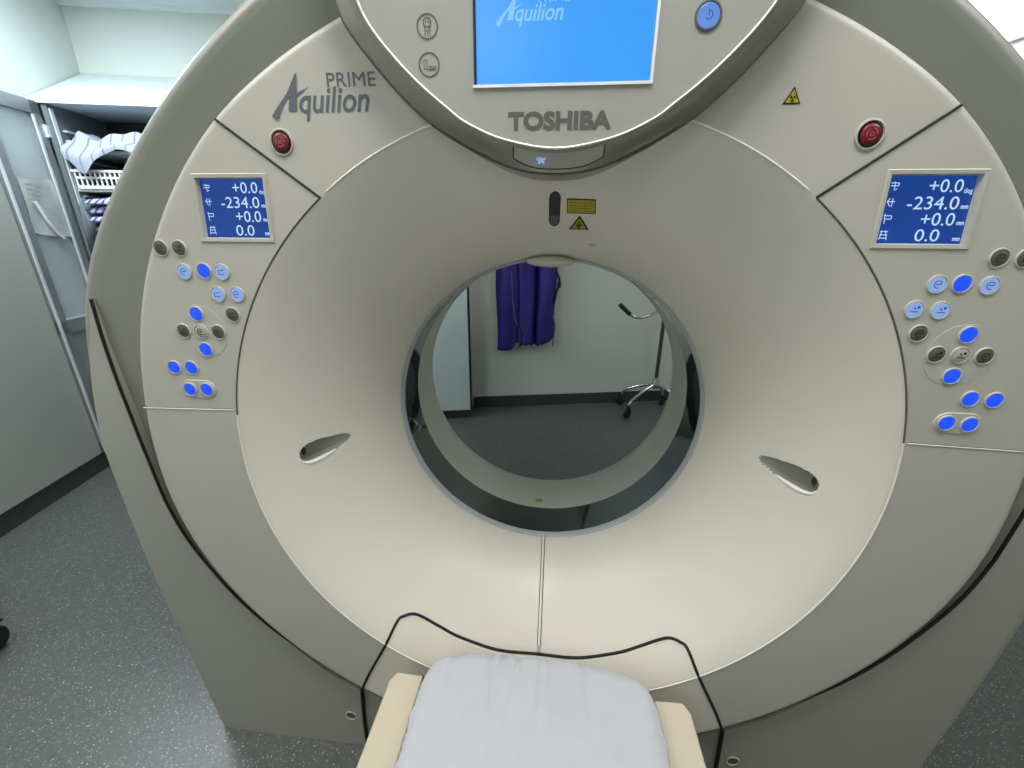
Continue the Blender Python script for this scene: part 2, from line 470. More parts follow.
for q in range(1, 9):
    b_ = q / 8 * PI / 2
    rows.append((lambda b_: (lambda a: (rH(a) - .022 + .022 * math.sin(b_), .036 + .022 * (1 - math.cos(b_)))))(b_))
rows += [lambda a: (rH(a) + .001, .20), lambda a: (rH(a) - .004, .60), lambda a: (rH(a) - .012, .84)]
V, Fc = ring_surface(rows)
obj('housing', V, [f[::-1] for f in Fc], HULL, gan, 50, 'grey outer housing ring')

# ---- lower stand covers
gapl = [(-.906, 1.290), (-.9095, 1.20), (-.908, 1.12), (-.904, 1.045), (-.8985, .955), (-.885, .807), (-.859, .72), (-.826, .641), (-.772, .546), (-.704, .449), (-.620, .350), (-.545, .280), (-.476, .237)]
gl = catmull(gapl, 5)
outl = [(-.482, 0.0), (-.952, 0.0), (-.956, .02), (-.975, .223), (-1.005, .558), (-1.015, .80), (-1.015, .936), (-1.004, 1.01), (-.993, 1.062), (-.967, 1.15), (-.930, 1.240), (-.912, 1.286)]
def resample(P, n):
    P = np.array(P, float); d = np.concatenate([[0], np.cumsum(np.hypot(*np.diff(P, axis=0).T))]); t = np.linspace(0, d[-1], n)
    return np.stack([np.interp(t, d, P[:, 0]), np.interp(t, d, P[:, 1])], -1)
NS = 90
inner = resample([tuple(p) for p in gl] + [(-.4825, .12), (-.4862, 0)], NS)
outer = resample(catmull(outl[1:][::-1], 6), NS)
gpath = [(p[0], .031, p[1]) for p in gl if p[1] > .80]
for phi, y, r in ((105.5, .026, .893), (111, .020, .878), (118.7, .014, .861), (125.8, .0105, .846), (132, .010, rE(math.radians(222)) + .008)):
    a = math.radians(90 + phi); gpath.append((r * math.cos(a), y, H + r * math.sin(a)))
for phi in np.linspace(137, 146.8, 8):
    a = math.radians(90 + phi); gpath.append(((rE(a) + .0045) * math.cos(a), .009, H + (rE(a) + .0045) * math.sin(a)))
gpath = catmull(gpath, 3)
for s in (-1, 1):
    import bmesh
    me = bpy.data.meshes.new('stand_cover'); bm = bmesh.new(); sg = np.array((-s, 1.0))
    def row(pts, y, inset=0.0):
        return [bm.verts.new((-s * (p[0] + inset * min(1, max(.04, (1.30 - p[1]) / .42))), y, p[1])) for p in pts]
    R_ = [row(inner, .75), row(inner, .030), row(outer, .030, .028), row(outer, .032, .016), row(outer, .037, .008), row(outer, .047, .002), row(outer, .062, 0), row(outer, .75, 0), row(outer, .85, .03), row(inner, .85)]
    for a, b in zip(R_, R_[1:] + R_[:1]):
        for i in range(NS - 1): bm.faces.new((a[i], a[i + 1], b[i + 1], b[i]))
    for e in (0, NS - 1): bm.faces.new([r[e] for r in R_])
    bmesh.ops.recalc_face_normals(bm, faces=bm.faces); bm.to_mesh(me); bm.free()
    for p in me.polygons: p.use_smooth = True
    me.set_sharp_from_angle(angle=math.radians(32)); me.materials.append(BASE)
    o = bpy.data.objects.new('stand_cover', me); COL.objects.link(o); o.parent = gan; o.location = -gan.location
    o['label'] = ('left' if s < 0 else 'right') + ' grey side cover of the stand'
    mb = MB(); mb.tube([(-s * p[0], p[1], p[2]) for p in gpath], .0032, 8); mb.build('stand_gap', GAP, gan, 60)
    mb = MB(); mb.tube(catmull([(s * .4745, .029, .239), (s * .481, .029, .135), (s * .485, .029, .02), (s * .4855, .029, .002)], 4), .0048, 8); mb.build('stand_gap', GAP, gan, 60)
    # screw recess near the bottom inner corner
    mb = MB(); mb.lathe((s * .519, .0295, .127), (0, -1, 0), [(.0175, 0), (.0170, .0022), (.0145, .0026), (.0128, .0006)], 24, 0)
    mb.lathe((s * .519, .0295, .127), (0, -1, 0), [(.0128, .0006), (.009, .0004), (0, .0004)], 24, 1)
    mb.build('fixing_hole', [PANEL, BTNDK], gan, 40)
# centre piece under the disc
ce = [(x, H - math.sqrt(max(0, .862 ** 2 - x * x))) for x in np.linspace(-.480, .480, 41)]
P = [(x, .034, z) for x, z in ce] + [(.480, .034, 0), (-.480, .034, 0)]
Pb = [(x, .75, z - .03) for x, y, z in P[:-2]] + [(.48, .75, 0), (-.48, .75, 0)]
n = len(P)
obj('stand_centre', P + Pb, [tuple(range(n))[::-1], tuple(range(n, 2 * n))] + [(i, (i + 1) % n, n + (i + 1) % n, n + i) for i in range(n)], BASE, gan, 30)
mb = MB(); mb.tube([((rE(a) + .004) * math.cos(a), .009, H + (rE(a) + .004) * math.sin(a)) for a in np.radians(np.linspace(237, 303, 40))], .0042, 8); mb.build('stand_gap', GAP, gan, 60)

# ---- console with the big screen
co_h = [(0, 1.502), (.058, 1.5085), (.121, 1.533), (.1815, 1.5675), (.2265, 1.606), (.262, 1.644), (.294, 1.684), (.307, 1.715), (.335, 1.79), (.335, 1.86), (.27, 1.905), (0, 1.915)]
ci_h = [(0, 1.531), (.074, 1.5425), (.126, 1.563), (.1535, 1.5815), (.1955, 1.6145), (.232, 1.650), (.258, 1.682), (.272, 1.712), (.298, 1.785), (.296, 1.845), (.24, 1.885), (0, 1.893)]
def full(h, n=6):
    c = catmull([(-h[1][0], h[1][1])] + list(h), n)[n:]; return [(x, z) for x, z in c] + [(-x, z) for x, z in c[::-1][1:-1]]
OUT, INN = full(co_h), full(ci_h)
n = len(OUT)
V = []
for t, dy in ((-1, .10), (0, 0.0)):
    V += [(x, -.030 + dy * (1 if t < 0 else 0), z) for x, z in OUT]
for t in (.25, .5, .75, 1.0):
    V += [(OUT[i][0] * (1 - t) + INN[i][0] * t, -.030 - .014 * math.sin(t * PI / 2), OUT[i][1] * (1 - t) + INN[i][1] * t) for i in range(n)]
Fc = [(k * n + i, k * n + (i + 1) % n, (k + 1) * n + (i + 1) % n, (k + 1) * n + i) for k in range(5) for i in range(n)]
trim = obj('console_trim', V, Fc, TRIM, gan, 50, 'silver trim band around the console')
mb = MB(); mb.tube([(x, -.0455, z) for x, z in INN], .0019, 8, closed=True); mb.build('trim_lip', LIP, trim, 60)
mb = MB(); mb.tube([(x * 1.002, -.029, z - .0015) for x, z in OUT], 0.0016, 6, closed=True); mb.build('trim_edge', BTNDK, trim, 60)
# console face with a screen opening
SX0, SX1, SZ0, SZ1 = -.113, .1195, 1.6085, 1.785
import bmesh
me = bpy.data.meshes.new('console_face'); bm = bmesh.new()
a = [bm.verts.new((x, -.0445, z)) for x, z in INN]
b = [bm.verts.new(p) for p in ((SX0, -.0445, SZ0), (SX1, -.0445, SZ0), (SX1, -.0445, SZ1), (SX0, -.0445, SZ1))]
E_ = [bm.edges.new((a[i], a[(i + 1) % n])) for i in range(n)] + [bm.edges.new((b[i], b[(i + 1) % 4])) for i in range(4)]
bmesh.ops.triangle_fill(bm, edges=E_, use_beauty=True)
c = [bm.verts.new((v.co.x, -.033, v.co.z)) for v in b]
for i in range(4): bm.faces.new((b[i], b[(i + 1) % 4], c[(i + 1) % 4], c[i]))
bmesh.ops.recalc_face_normals(bm, faces=bm.faces)
if sum(f.normal.y * f.calc_area() for f in bm.faces) > 0: bmesh.ops.reverse_faces(bm, faces=bm.faces)
bm.to_mesh(me); bm.free(); me.materials.append(CONS)
cons = bpy.data.objects.new('console', me); COL.objects.link(cons); cons.parent = gan; cons.location = -gan.location
cons['label'] = 'rounded console at the top with a bright blue screen'
obj('screen', [(SX0, -.0375, SZ0), (SX1, -.0375, SZ0), (SX1, -.0375, SZ1), (SX0, -.0375, SZ1)], [(0, 1, 2, 3)], SCREEN, cons, label='bright blue screen')
mb = MB(); w = .0035
mb.box((SX0 - w, -.047, SZ0 - w), (SX1 + w, -.036, SZ0)); mb.box((SX0 - w, -.047, SZ1), (SX1 + w, -.036, SZ1 + w))
mb.box((SX1, -.047, SZ0), (SX1 + w, -.036, SZ1)); mb.build('screen_bezel', WHITE, cons)
mb = MB(); mb.box((SX0 - w * .6, -.046, SZ0), (SX0, -.036, SZ1)); mb.build('screen_edge', DKBLK, cons)
def flatmap(x0, x1, z0, z1, y, sh=0.0): return lambda u, v: (x0 + (x1 - x0) * u + sh * v, y, z0 + (z1 - z0) * v)

def logo(mb, x0, z0, k, y, mi=0, prime=True):
    """slanted word mark with a sweeping A, 0.165*k wide"""
    cnt = [0]
    def q(pts): cnt[0] += 1; mb.add([(x0 + k * a, y - .00012 * cnt[0], z0 + k * b) for a, b in pts], [tuple(range(len(pts)))], mi)
    q([(-.002, .004), (.002, .0), (.009, .002), (.020, .018), (.034, .033), (.048, .060), (.044, .057), (.028, .034), (.010, .017)])        # left swash
    q([(.0275, .032), (.048, .060), (.0405, .010), (.0265, .010), (.032, .034)])
    q([(.028, .0285), (.045, .030), (.066, .0425), (.044, .0335), (.029, .0320)])
    q([(.002, .0), (.009, .002), (.012, .004), (.010, .0005), (.005, -.002)])
    V, Fc = text_geo('quilion', .012)
    mb.add([(x0 + k * (.0405 + .111 * u + .010 * v), y - .00005, z0 + k * (-.0035 + .0445 * v)) for u, v in V], Fc, mi)
    if prime:
        V, Fc = text_geo('PRIME', 0)
        mb.add([(x0 + k * (.094 + .076 * u), y, z0 + k * (.0405 + .018 * v)) for u, v in V], Fc, mi)
mb = MB(); logo(mb, -.442, 1.5835, 1.0, -.0006); mb.build('logo', INKG, upL, label='grey printed logo lettering', merge=False)
mb = MB(); logo(mb, -.0855, 1.6760, .56, -.0379, prime=False)
V, Fc = text_geo('PRIME', 0); mb.add([(-.030 + .040 * u, -.0379, 1.6995 + .010 * v) for u, v in V], Fc)
mb.build('screen_logo', SCRTXT, cons, merge=False)
mb = MB(); text_on(mb, 'TOSHIBA', flatmap(-.0685, .0740, 1.5535, 1.5765, -.0451), .045); mb.build('maker_name', INKD, cons, label='grey capital letters')

# round icons on the console
def disc(mb, x, y, z, r, mi=0, n=24): mb.add([(x + r * math.cos(2 * PI * k / n), y, z + r * math.sin(2 * PI * k / n)) for k in range(n)], [tuple(range(n))], mi)
def ringf(mb, x, y, z, r0, r1, mi=0, n=28, a0=0, a1=2 * PI):
    V = []; 
    for k in range(n + 1):
        a = a0 + (a1 - a0) * k / n
        V += [(x + r0 * math.cos(a), y, z + r0 * math.sin(a)), (x + r1 * math.cos(a), y, z + r1 * math.sin(a))]
    mb.add(V, [(2 * k, 2 * k + 1, 2 * k + 3, 2 * k + 2) for k in range(n)], mi)
def stroke(mb, pts, w, y, mi=0):
    for (x0, z0), (x1, z1) in zip(pts[:-1], pts[1:]):
        d = math.hypot(x1 - x0, z1 - z0) or 1e-6; nx, nz = -(z1 - z0) / d * w / 2, (x1 - x0) / d * w / 2
        mb.add([(x0 + nx, y, z0 + nz), (x1 + nx, y, z1 + nz), (x1 - nx, y, z1 - nz), (x0 - nx, y, z0 - nz)], [(0, 1, 2, 3)], mi)
for (x, z, kind) in ((-.177, 1.676, 'man'), (-.177, 1.6335, 'bed')):
    mb = MB(); y = -.0451
    ringf(mb, x, y, z, .0128, .0146)
    if kind == 'man':
        ringf(mb, x, y, z + .0045, .0045, .0058); disc(mb, x - .0018, y, z + .005, .0010); disc(mb, x + .0018, y, z + .005, .0010)
        stroke(mb, [(x - .003, z), (x - .0035, z - .005), (x + .0035, z - .005), (x + .003, z)], .0011, y)
        for dx in (-.0035, 0, .0035): stroke(mb, [(x + dx * .8, z - .0065), (x + dx * 1.2, z - .0105)], .001, y)
    else:
        stroke(mb, [(x - .007, z - .005), (x - .007, z + .005), (x - .003, z + .005), (x - .003, z - .005), (x - .007, z - .005)], .001, y)
        stroke(mb, [(x - .002, z - .0055), (x + .009, z - .0055)], .0012, y); stroke(mb, [(x - .001, z - .002), (x + .009, z - .002), (x + .009, z - .004), (x - .001, z - .004)], .001, y)
    mb.build('pictogram', INKD, cons, label='engraved round ' + ('breathing' if kind == 'man' else 'table') + ' pictogram')
mb = MB(); x, z = .183, 1.676
mb.lathe((x, -.0445, z), (0, -1, 0), [(.0165, 0), (.0165, .0015), (.0145, .002), (.0135, .0008)], 28, 0)
mb.lathe((x, -.0445, z), (0, -1, 0), [(.0135, .0008), (.012, .0018), (.0, .002)], 28, 1)
ringf(mb, x, -.0470, z, .0040, .0052, 2, a0=-2.4, a1=1.2); stroke(mb, [(x, z + .006), (x, z - .001)], .0012, -.0470, 2)
mb.build('console_button', [INKD, mat('button_lit_sky', (110, 155, 238), .3, emit=.8, glow=True), BLUEK], cons, label='round lit blue button')
# status window on the trim
def trimpt(x, t, off=0.0):
    io = np.interp(x, [p[0] for p in sorted(OUT[:25] + [(-a, b) for a, b in OUT[1:25]])], [p[1] for p in sorted(OUT[:25] + [(-a, b) for a, b in OUT[1:25]])])
    ii = np.interp(x, [p[0] for p in sorted(INN[:25] + [(-a, b) for a, b in INN[1:25]])], [p[1] for p in sorted(INN[:25] + [(-a, b) for a, b in INN[1:25]])])
    return (x, -.030 - .014 * math.sin(t * PI / 2) - off, io * (1 - t) + ii * t)
xs = np.linspace(-.061, .067, 24)
mb = MB(); V = [trimpt(x, .16 + .22 * (abs(x - .003) / .064) ** 4, .0012) for x in xs] + [trimpt(x, .80, .0012) for x in xs]
mb.add(V, [(i, i + 1, 24 + i + 1, 24 + i) for i in range(23)]); 
stat = mb.build('status_window', CONS, trim)
mb = MB(); mb.tube([trimpt(-.061, .82, .001)] + [trimpt(x, .15 + .22 * (abs(x - .003) / .064) ** 4, .001) for x in xs] + [trimpt(.067, .82, .001)], .0010, 6); mb.build('status_frame', DKBLK, trim, 60)
mb = MB(); x, y_, z = trimpt(-.021, .48, .002)
for k in range(5):
    a = k * 2 * PI / 5 + .4; stroke(mb, [(x, z), (x + .0068 * math.cos(a), z + .0055 * math.sin(a))], .0030, y_)
stroke(mb, [(x - .006, z + .004), (x + .006, z + .005)], .0018, y_)
mb.build('status_light', BTNLT, trim, label='small glowing pale blue symbol')

# ---- laser slot, labels and little parts on the bore cover
def patch(name, corners, m, parent, off=.0007, nu=14, nv=6, label=None):
    a, b, c, d = map(np.array, corners)
    V = [surf(*((1 - i / nu) * ((1 - j / nv) * a + j / nv * d) + i / nu * ((1 - j / nv) * b + j / nv * c)), off) for j in range(nv + 1) for i in range(nu + 1)]
    return obj(name, V, [(j * (nu + 1) + i, j * (nu + 1) + i + 1, (j + 1) * (nu + 1) + i + 1, (j + 1) * (nu + 1) + i) for j in range(nv) for i in range(nu)], m, parent, 60, label)
def strip2(pairs, off): return [surf(x, z, off) for x, z in pairs]
def capsule(w, z0, z1, off, n=12):
    L_ = [(w * math.cos(a), z1 - w * 1.1 + w * 1.1 * math.sin(a)) for a in np.linspace(0, PI, n)] + [(w * math.cos(a), z0 + w * 1.1 + w * 1.1 * math.sin(a)) for a in np.linspace(PI, 2 * PI, n)]
    return L_
mb = MB()
zs = np.linspace(1.432, 1.489, 22); hw = []
for z in zs:
    e = min(z - 1.432, 1.489 - z); hw.append(.0105 * math.sqrt(max(0, 1 - max(0, 1 - e / .0115) ** 2)) + 1e-5)
V = []
for z, w in zip(zs, hw): V += [surf(-w, z, .0006), surf(w, z, .0006)]
mb.add(V, [(2 * i, 2 * i + 1, 2 * i + 3, 2 * i + 2) for i in range(len(zs) - 1)])
slot = mb.build('laser_slot', DKBLK, flare, label='black laser aperture slot')
mb = MB(); V = []
for z, w in list(zip(zs, hw))[1:8]: V += [surf(-w * .75, z, .0009), surf(w * .75, z, .0009)]
mb.add(V, [(2 * i, 2 * i + 1, 2 * i + 3, 2 * i + 2) for i in range(6)]); mb.build('laser_lens', BTNDK, slot) if False else mb.build('laser_lens', BTNDK, flare)
LQ = [(.021, 1.478), (.072, 1.476), (.076, 1.453), (.023, 1.455)]
patch('laser_label', LQ, BLK, flare, .0006, label='yellow laser caution label with small print')
def lerpq(q, u, v): 
    a, b, c, d = map(np.array, q); return (1 - v) * ((1 - u) * a + u * b) + v * ((1 - u) * d + u * c)
patch('label_field', [lerpq(LQ, u, v) for u, v in ((.03, .07), (.97, .07), (.97, .93), (.03, .93))], YEL, flare, .0010)
mb = MB()
for row in range(4):
    v = .2 + row * .19; u = .1
    while u < .88:
        w = random.uniform(.03, .09)
        mb.add([surf(*lerpq(LQ, uu, vv), .0013) for uu, vv in ((u, v), (u + w, v), (u + w, v + .08), (u, v + .08))], [(0, 1, 2, 3)]); u += w + .035
mb.build('label_print', YELD, flare)
def tri_label(name, T, fn, parent, inner, label, symbol):
    T = [np.array(t) for t in T]; c = sum(T) / 3
    def sub(q, off, m, nm, lb=None, n=6):
        V = []; Fc = []; idx = {}
        for i in range(n + 1):
            for j in range(n + 1 - i):
                p = q[0] + (q[1] - q[0]) * i / n + (q[2] - q[0]) * j / n; idx[i, j] = len(V); V.append(fn(p[0], p[1], off))
        for i in range(n):
            for j in range(n - i):
                Fc.append((idx[i, j], idx[i + 1, j], idx[i, j + 1]))
                if j < n - i - 1: Fc.append((idx[i + 1, j], idx[i + 1, j + 1], idx[i, j + 1]))
        return obj(nm, V, Fc, m, parent, None, lb)
    sub(T, .0006, BLK, name, label); sub([c + (t - c) * .74 for t in T], .0010, inner, name + '_field')
    mb = MB(); s = np.linalg.norm(T[1] - T[2])
    for a0, r0, r1, w in symbol:
        p = [c + s * r0 * np.array((math.cos(a0 - w), math.sin(a0 - w))), c + s * r1 * np.array((math.cos(a0 - w), math.sin(a0 - w))), c + s * r1 * np.array((math.cos(a0 + w), math.sin(a0 + w))), c + s * r0 * np.array((math.cos(a0 + w), math.sin(a0 + w)))]
        mb.add([fn(q[0], q[1], .0014) for q in p], [(0, 1, 2, 3)])
    mb.build(name + '_symbol', BLK, parent)
tri_label('laser_triangle', [(.047, 1.451), (.029, 1.4270), (.0675, 1.4265)], surf, flare, YEL, 'yellow triangular laser warning label',
          [(k * PI / 4, 0, .17 if k % 2 == 0 else .13, .25) for k in range(8)])
flatp = lambda x, z, o: np.array((x, -o, z))
tri_label('warning_triangle', [(.3225, 1.6110), (.3105, 1.5895), (.3345, 1.5895)], flatp, upR, YEL, 'yellow triangular radiation warning label',
          [(PI / 2 + k * 2 * PI / 3 + PI, .06, .2, .5) for k in range(3)] + [(k * PI / 3, 0, .035, .5) for k in range(6)])
# tiny boss, microphone bulge at the top of the bore
def ellipsoid(mb, c, r, n=20, m=12, mi=0):
    V = []; 
    for i in range(m + 1):
        t = PI * i / m
        for j in range(n):
            a = 2 * PI * j / n; V.append((c[0] + r[0] * math.sin(t) * math.cos(a), c[1] + r[1] * math.sin(t) * math.sin(a), c[2] + r[2] * math.cos(t)))
    mb.add(V, [(i * n + j, i * n + (j + 1) % n, (i + 1) * n + (j + 1) % n, (i + 1) * n + j) for i in range(m) for j in range(n)], mi)
mb = MB(); p_ = surf(.082, 1.398, 0); ellipsoid(mb, p_, (.009, .004, .004)); mb.build('cover_boss', PANEL, flare, 60)
mb = MB(); ellipsoid(mb, (-.006, .292, 1.358), (.056, .030, .0125), 32, 16); mb.build('bore_pad', LINER, flare, 60, 'pale rounded pad at the top of the bore')
mb = MB()
LA = [(-.030, .450), (-.004, .450), (-.004, .476), (-.030, .476)]
V = [(x, y, H - math.sqrt(.3898 ** 2 - x * x) + .0006) for x, y in LA]; mb.add(V, [(0, 1, 2, 3)])
mb.build('liner_label', mat('label_pale', (190, 192, 120), .5), gan)
mb = MB()
for k in range(5):
    x0 = -.027 + k * .0045; mb.add([(x, y, H - math.sqrt(.3898 ** 2 - x * x) + .001) for x, y in ((x0, .460), (x0 + .0032, .460), (x0 + .0032, .468), (x0, .468))], [(0, 1, 2, 3)])
mb.build('liner_label_print', INKD, gan)

# ---- emergency stops
for s, par in ((-1, upL), (1, upR)):
    c = (s * .435, 0, 1.5515); mb = MB()
    mb.lathe(c, (0, -1, 0), [(.0205, -.001), (.0195, .0022), (.0174, .0028), (.0164, .0005)], 32, 0)
    mb.lathe(c, (0, -1, 0), [(.0164, .0005), (.0132, .0004)], 32, 1)
    mb.lathe(c, (0, -1, 0), [(.0134, .0002), (.0134, .0022), (.0122, .0038), (.009, .0046), (0, .0050)], 32, 2)
    for k in range(3): ringf(mb, c[0], -.0052, c[2], .0062, .0074, 3, 8, k * 2 * PI / 3, k * 2 * PI / 3 + 1.5)
    ringf(mb, c[0], -.0052, c[2], .0020, .0030, 3, 10)
    mb.build('emergency_stop', [PANEL, DKBLK, REDB, REDL], gan, 40, 'red emergency stop button, ' + ('left' if s < 0 else 'right') + ' side')

# ---- displays and buttons
def bil(q, u, v):
    a, b, c, d = map(np.array, q); p = (1 - v) * ((1 - u) * a + u * b) + v * ((1 - u) * d + u * c); return p
for q, par, sd in ((DISP, cpL, 'left'), (DISPR, cpR, 'right')):
    o1, o2, i1, i2 = grow(q, .0085), grow(q, .0065), grow(q, .0015), q
    L4 = [[(x, y, z) for x, z in w] for w, y in ((o1, .0005), (o2, -.0022), (i1, -.0018), (i2, .0075))]
    V = sum(L4, []); Fc = [(k * 4 + i, k * 4 + (i + 1) % 4, (k + 1) * 4 + (i + 1) % 4, (k + 1) * 4 + i) for k in range(3) for i in range(4)]
    disp = obj('display', V, Fc, PANEL, gan, None, sd + ' recessed blue position display')
    obj('display_screen', [(x, .0070, z) for x, z in grow(q, .0012)][::-1], [(0, 1, 2, 3)], LCD, disp)
    mb = MB()
    def put(body, u0, u1, v0, v1, bold=0.0):
        text_on(mb, body, lambda a, b: (lambda p: (p[0], .0066, p[1]))(bil(q, u0 + (u1 - u0) * a, v1 + (v0 - v1) * b)), bold)
    put('+0.0', .49, .87, .05, .235); put('-234.0', .285, .87, .295, .485); put('+0.0', .485, .87, .535, .725); put('0.0', .46, .74, .78, .965)
    put('deg', .89, .985, .175, .27, .01)
    for v in (.425, .665, .905): put('mm', .90, .985, v, v + .05, .03)
    def st(pts, w=.0011):
        P = [bil(q, a, b) for a, b in pts]; stroke(mb, [tuple(p) for p in P], w, .0066)
    st([(.05, .10), (.14, .10), (.14, .14), (.05, .14)]); st([(.09, .08), (.10, .21)]); st([(.13, .18), (.11, .2)])
    st([(.05, .37), (.14, .37)]); st([(.08, .32), (.05, .37), (.09, .44)]); st([(.11, .32), (.11, .45)])
    st([(.05, .58), (.14, .58), (.14, .63), (.06, .63)]); st([(.06, .55), (.07, .70)])
    st([(.05, .82), (.14, .82)]); st([(.05, .87), (.14, .87)]); st([(.07, .80), (.05, .95)]); st([(.11, .80), (.14, .95)]); st([(.06, .92), (.13, .92)])
    mb.build('display_digits', LCDTXT, disp)
BT = [(.694, 1.389, 'd'), (.6585, 1.389, 'd'), (.6595, 1.349, 'p'), (.621, 1.351, 'b'), (.5865, 1.3495, 'p'), (.604, 1.310, 'p'), (.5665, 1.3105, 'p'), (.5845, 1.273, 'd'),
      (.6565, 1.273, 'b'), (.6915, 1.2395, 'd'), (.656, 1.2395, 'g'), (.621, 1.2395, 'd'), (.6555, 1.2045, 'b'), (.733, 1.1655, 'b'), (.6965, 1.166, 'b'), (.710, 1.121, 'b'), (.674, 1.122, 'b')]
CAPS = {'d': BTNDK, 'p': BTNLT, 'b': BTNBL, 'g': BTNGR}
PLATE = mat('plate_plastic', (184, 183, 172), 0.5)
for s, par in ((-1, cpL), (1, cpR)):
    mb = MB(); mb.lathe((s * .656, 0, 1.239), (0, -1, 0), [(.051, -.001), (.0505, .0006), (0, .0006)], 48); mb.build('button_plate', PLATE, gan, 40)
    mb = MB(); yy = [.0, -.0016]                       # pill surround of the bottom pair
    L_ = [(s * .692 + .018 + .0195 * math.cos(a), 1.1215 + .0195 * math.sin(a)) for a in np.linspace(-PI / 2, PI / 2, 14)] + [(s * .692 - .018 + .0195 * math.cos(a), 1.1215 + .0195 * math.sin(a)) for a in np.linspace(PI / 2, 3 * PI / 2, 14)]
    k = len(L_); cx_ = s * .692
    V = [(x, .0005, z) for x, z in L_] + [(cx_ + (x - cx_) * .96, -.0018, 1.1215 + (z - 1.1215) * .93) for x, z in L_]
    mb.add(V, [(i, (i + 1) % k, k + (i + 1) % k, k + i) for i in range(k)] + [tuple(range(k, 2 * k))]); mb.build('button_surround', PANEL, gan, 30)
    for x, z, kd in BT:
        x *= s; y0 = -.0018 if z < 1.13 else (-.0006 if abs(x - s * .656) < .04 and 1.19 < z < 1.29 else 0)
        c = (x, y0, z); mb = MB()
        mb.lathe(c, (0, -1, 0), [(.0148, -.0005), (.0142, .0020), (.0128, .0024), (.0120, .0006)], 24, 0)
        mb.lathe(c, (0, -1, 0), [(.0120, .0006), (.0116, .0016), (.009, .0026), (0, .0030)], 24, 1)
        if kd != 'b':
            gm = 2; yg = y0 - .0033
            g = random.choice('abc')
            if g == 'a': stroke(mb, [(x - .006, z - .003), (x + .006, z - .003)], .0016, yg, gm); stroke(mb, [(x - .003, z + .004), (x + .001, z)], .0016, yg, gm); disc(mb, x + .004, yg, z + .004, .0022, gm, 10)
            elif g == 'b': ringf(mb, x, yg, z, .0048, .0062, gm, 14, .5, 5.2); stroke(mb, [(x - .003, z), (x + .005, z + .001)], .0016, yg, gm)
            else: stroke(mb, [(x - .005, z + .004), (x - .005, z - .004), (x + .005, z - .004)], .0016, yg, gm); stroke(mb, [(x - .002, z + .003), (x + .005, z + .003)], .0016, yg, gm)
        mb.build('control_button', [PANEL, CAPS[kd], BLUEK if kd == 'p' else DKBLK], gan, 40, {'d': 'grey button', 'p': 'pale lit button', 'b': 'glowing blue button', 'g': 'pale grey button'}[kd])

# ------------------------------------------------------------------ patient couch
couch = thing('patient_couch', 'cream patient couch end docked at the front of the scanner', 'patient couch', (0, -1.0, 0))
for s in (-1, 1):
    o_ = [(.258, -.062), (.322, -.060), (.333, -.082), (.335, -.40), (.335, -2.2), (.258, -2.2)]
    P = [(s * x, y) for x, y in o_]; n = len(P)
    V = [(x, y, .46) for x, y in P] + [(x, y, .33) for x, y in P]
    o = obj('side_rail', V, [tuple(range(n)), tuple(range(n, 2 * n))[::-1]] + [(i, n + i, n + (i + 1) % n, (i + 1) % n) for i in range(n)], CREAM, couch)
    import bmesh as _b
    bm = _b.new(); bm.from_mesh(o.data); _b.ops.recalc_face_normals(bm, faces=bm.faces); bm.to_mesh(o.data); bm.free()
    bevel(o, .006)
    mb = MB(); mb.box((s * .2575 - .003, -2.2, .40), (s * .2575 + .003, -.064, .4575)); mb.build('rail_groove', DKBLK, couch)
mb = MB(); mb.box((-.254, -2.2, .40), (.254, -.058, .4600)); bevel(mb.build('cradle', CREAM, couch), .01)
mb = MB(); mb.box((-.22, -1.9, .04), (.22, -.45, .40)); bevel(mb.build('pedestal', CREAM, couch), .03)
mb = MB(); mb.box((-.30, -2.0, 0), (.30, -.40, .05)); bevel(mb.build('foot_plate', BASE, couch), .01)

# mattress with the white sheet
def end_y(x):
    return float(np.interp(x, [-.250, -.244, -.238, -.226, -.20, -.15, -.087, .007, .076, .15, .197, .225, .243, .250, .256], [-.085, -.066, -.052, -.040, -.031, -.021, -.014, -.011, -.013, -.023, -.033, -.043, -.056, -.068, -.085]))
def sheet_top(x, y):
    d = end_y(max(-.25, min(.256, x))) - y
    e = min(abs(x + .25), abs(.256 - x))
    z = .500 - .012 * max(0, 1 - d / .03) ** 2 - .012 * max(0, 1 - e / .03) ** 2
    fall = math.exp(-max(d, 0) / .075)
    for fx, am, w, k in ((-.105, .0045, .006, .25), (-.072, .004, .006, -.30), (-.038, .0045, .005, -.2), (.012, .0035, .006, -.05), (.030, .003, .007, .1), (.105, .0035, .006, .15), (-.19, .002, .008, .1)):
        z -= 2.0 * am * math.exp(-((x - fx - k * d * .6) / w) ** 2) * fall
    z += .0018 * math.sin(x * 31 + y * 11) * math.sin(y * 23 + 1) 
    return z
nx, ny = 110, 120
U = np.linspace(0, 1, nx + 1); ysd = np.concatenate([np.linspace(0, .16, 70), np.linspace(.17, 2.1, ny - 69)])
V = []
for dy in ysd:
    for u in U:
        # side edges wander a little, like a loosely tucked sheet
        wob = .0015 * math.sin(dy * 61) + .001 * math.sin(dy * 137)
        x0, x1 = -.250 + wob, .256 - wob * .8
        xx = x0 + (x1 - x0) * u
        y = end_y(-.250 + .506 * u) - dy
        V.append((xx, y, sheet_top(xx, y)))
m1 = nx + 1; Fc = [(j * m1 + i, (j + 1) * m1 + i, (j + 1) * m1 + i + 1, j * m1 + i + 1) for j in range(len(ysd) - 1) for i in range(nx)]
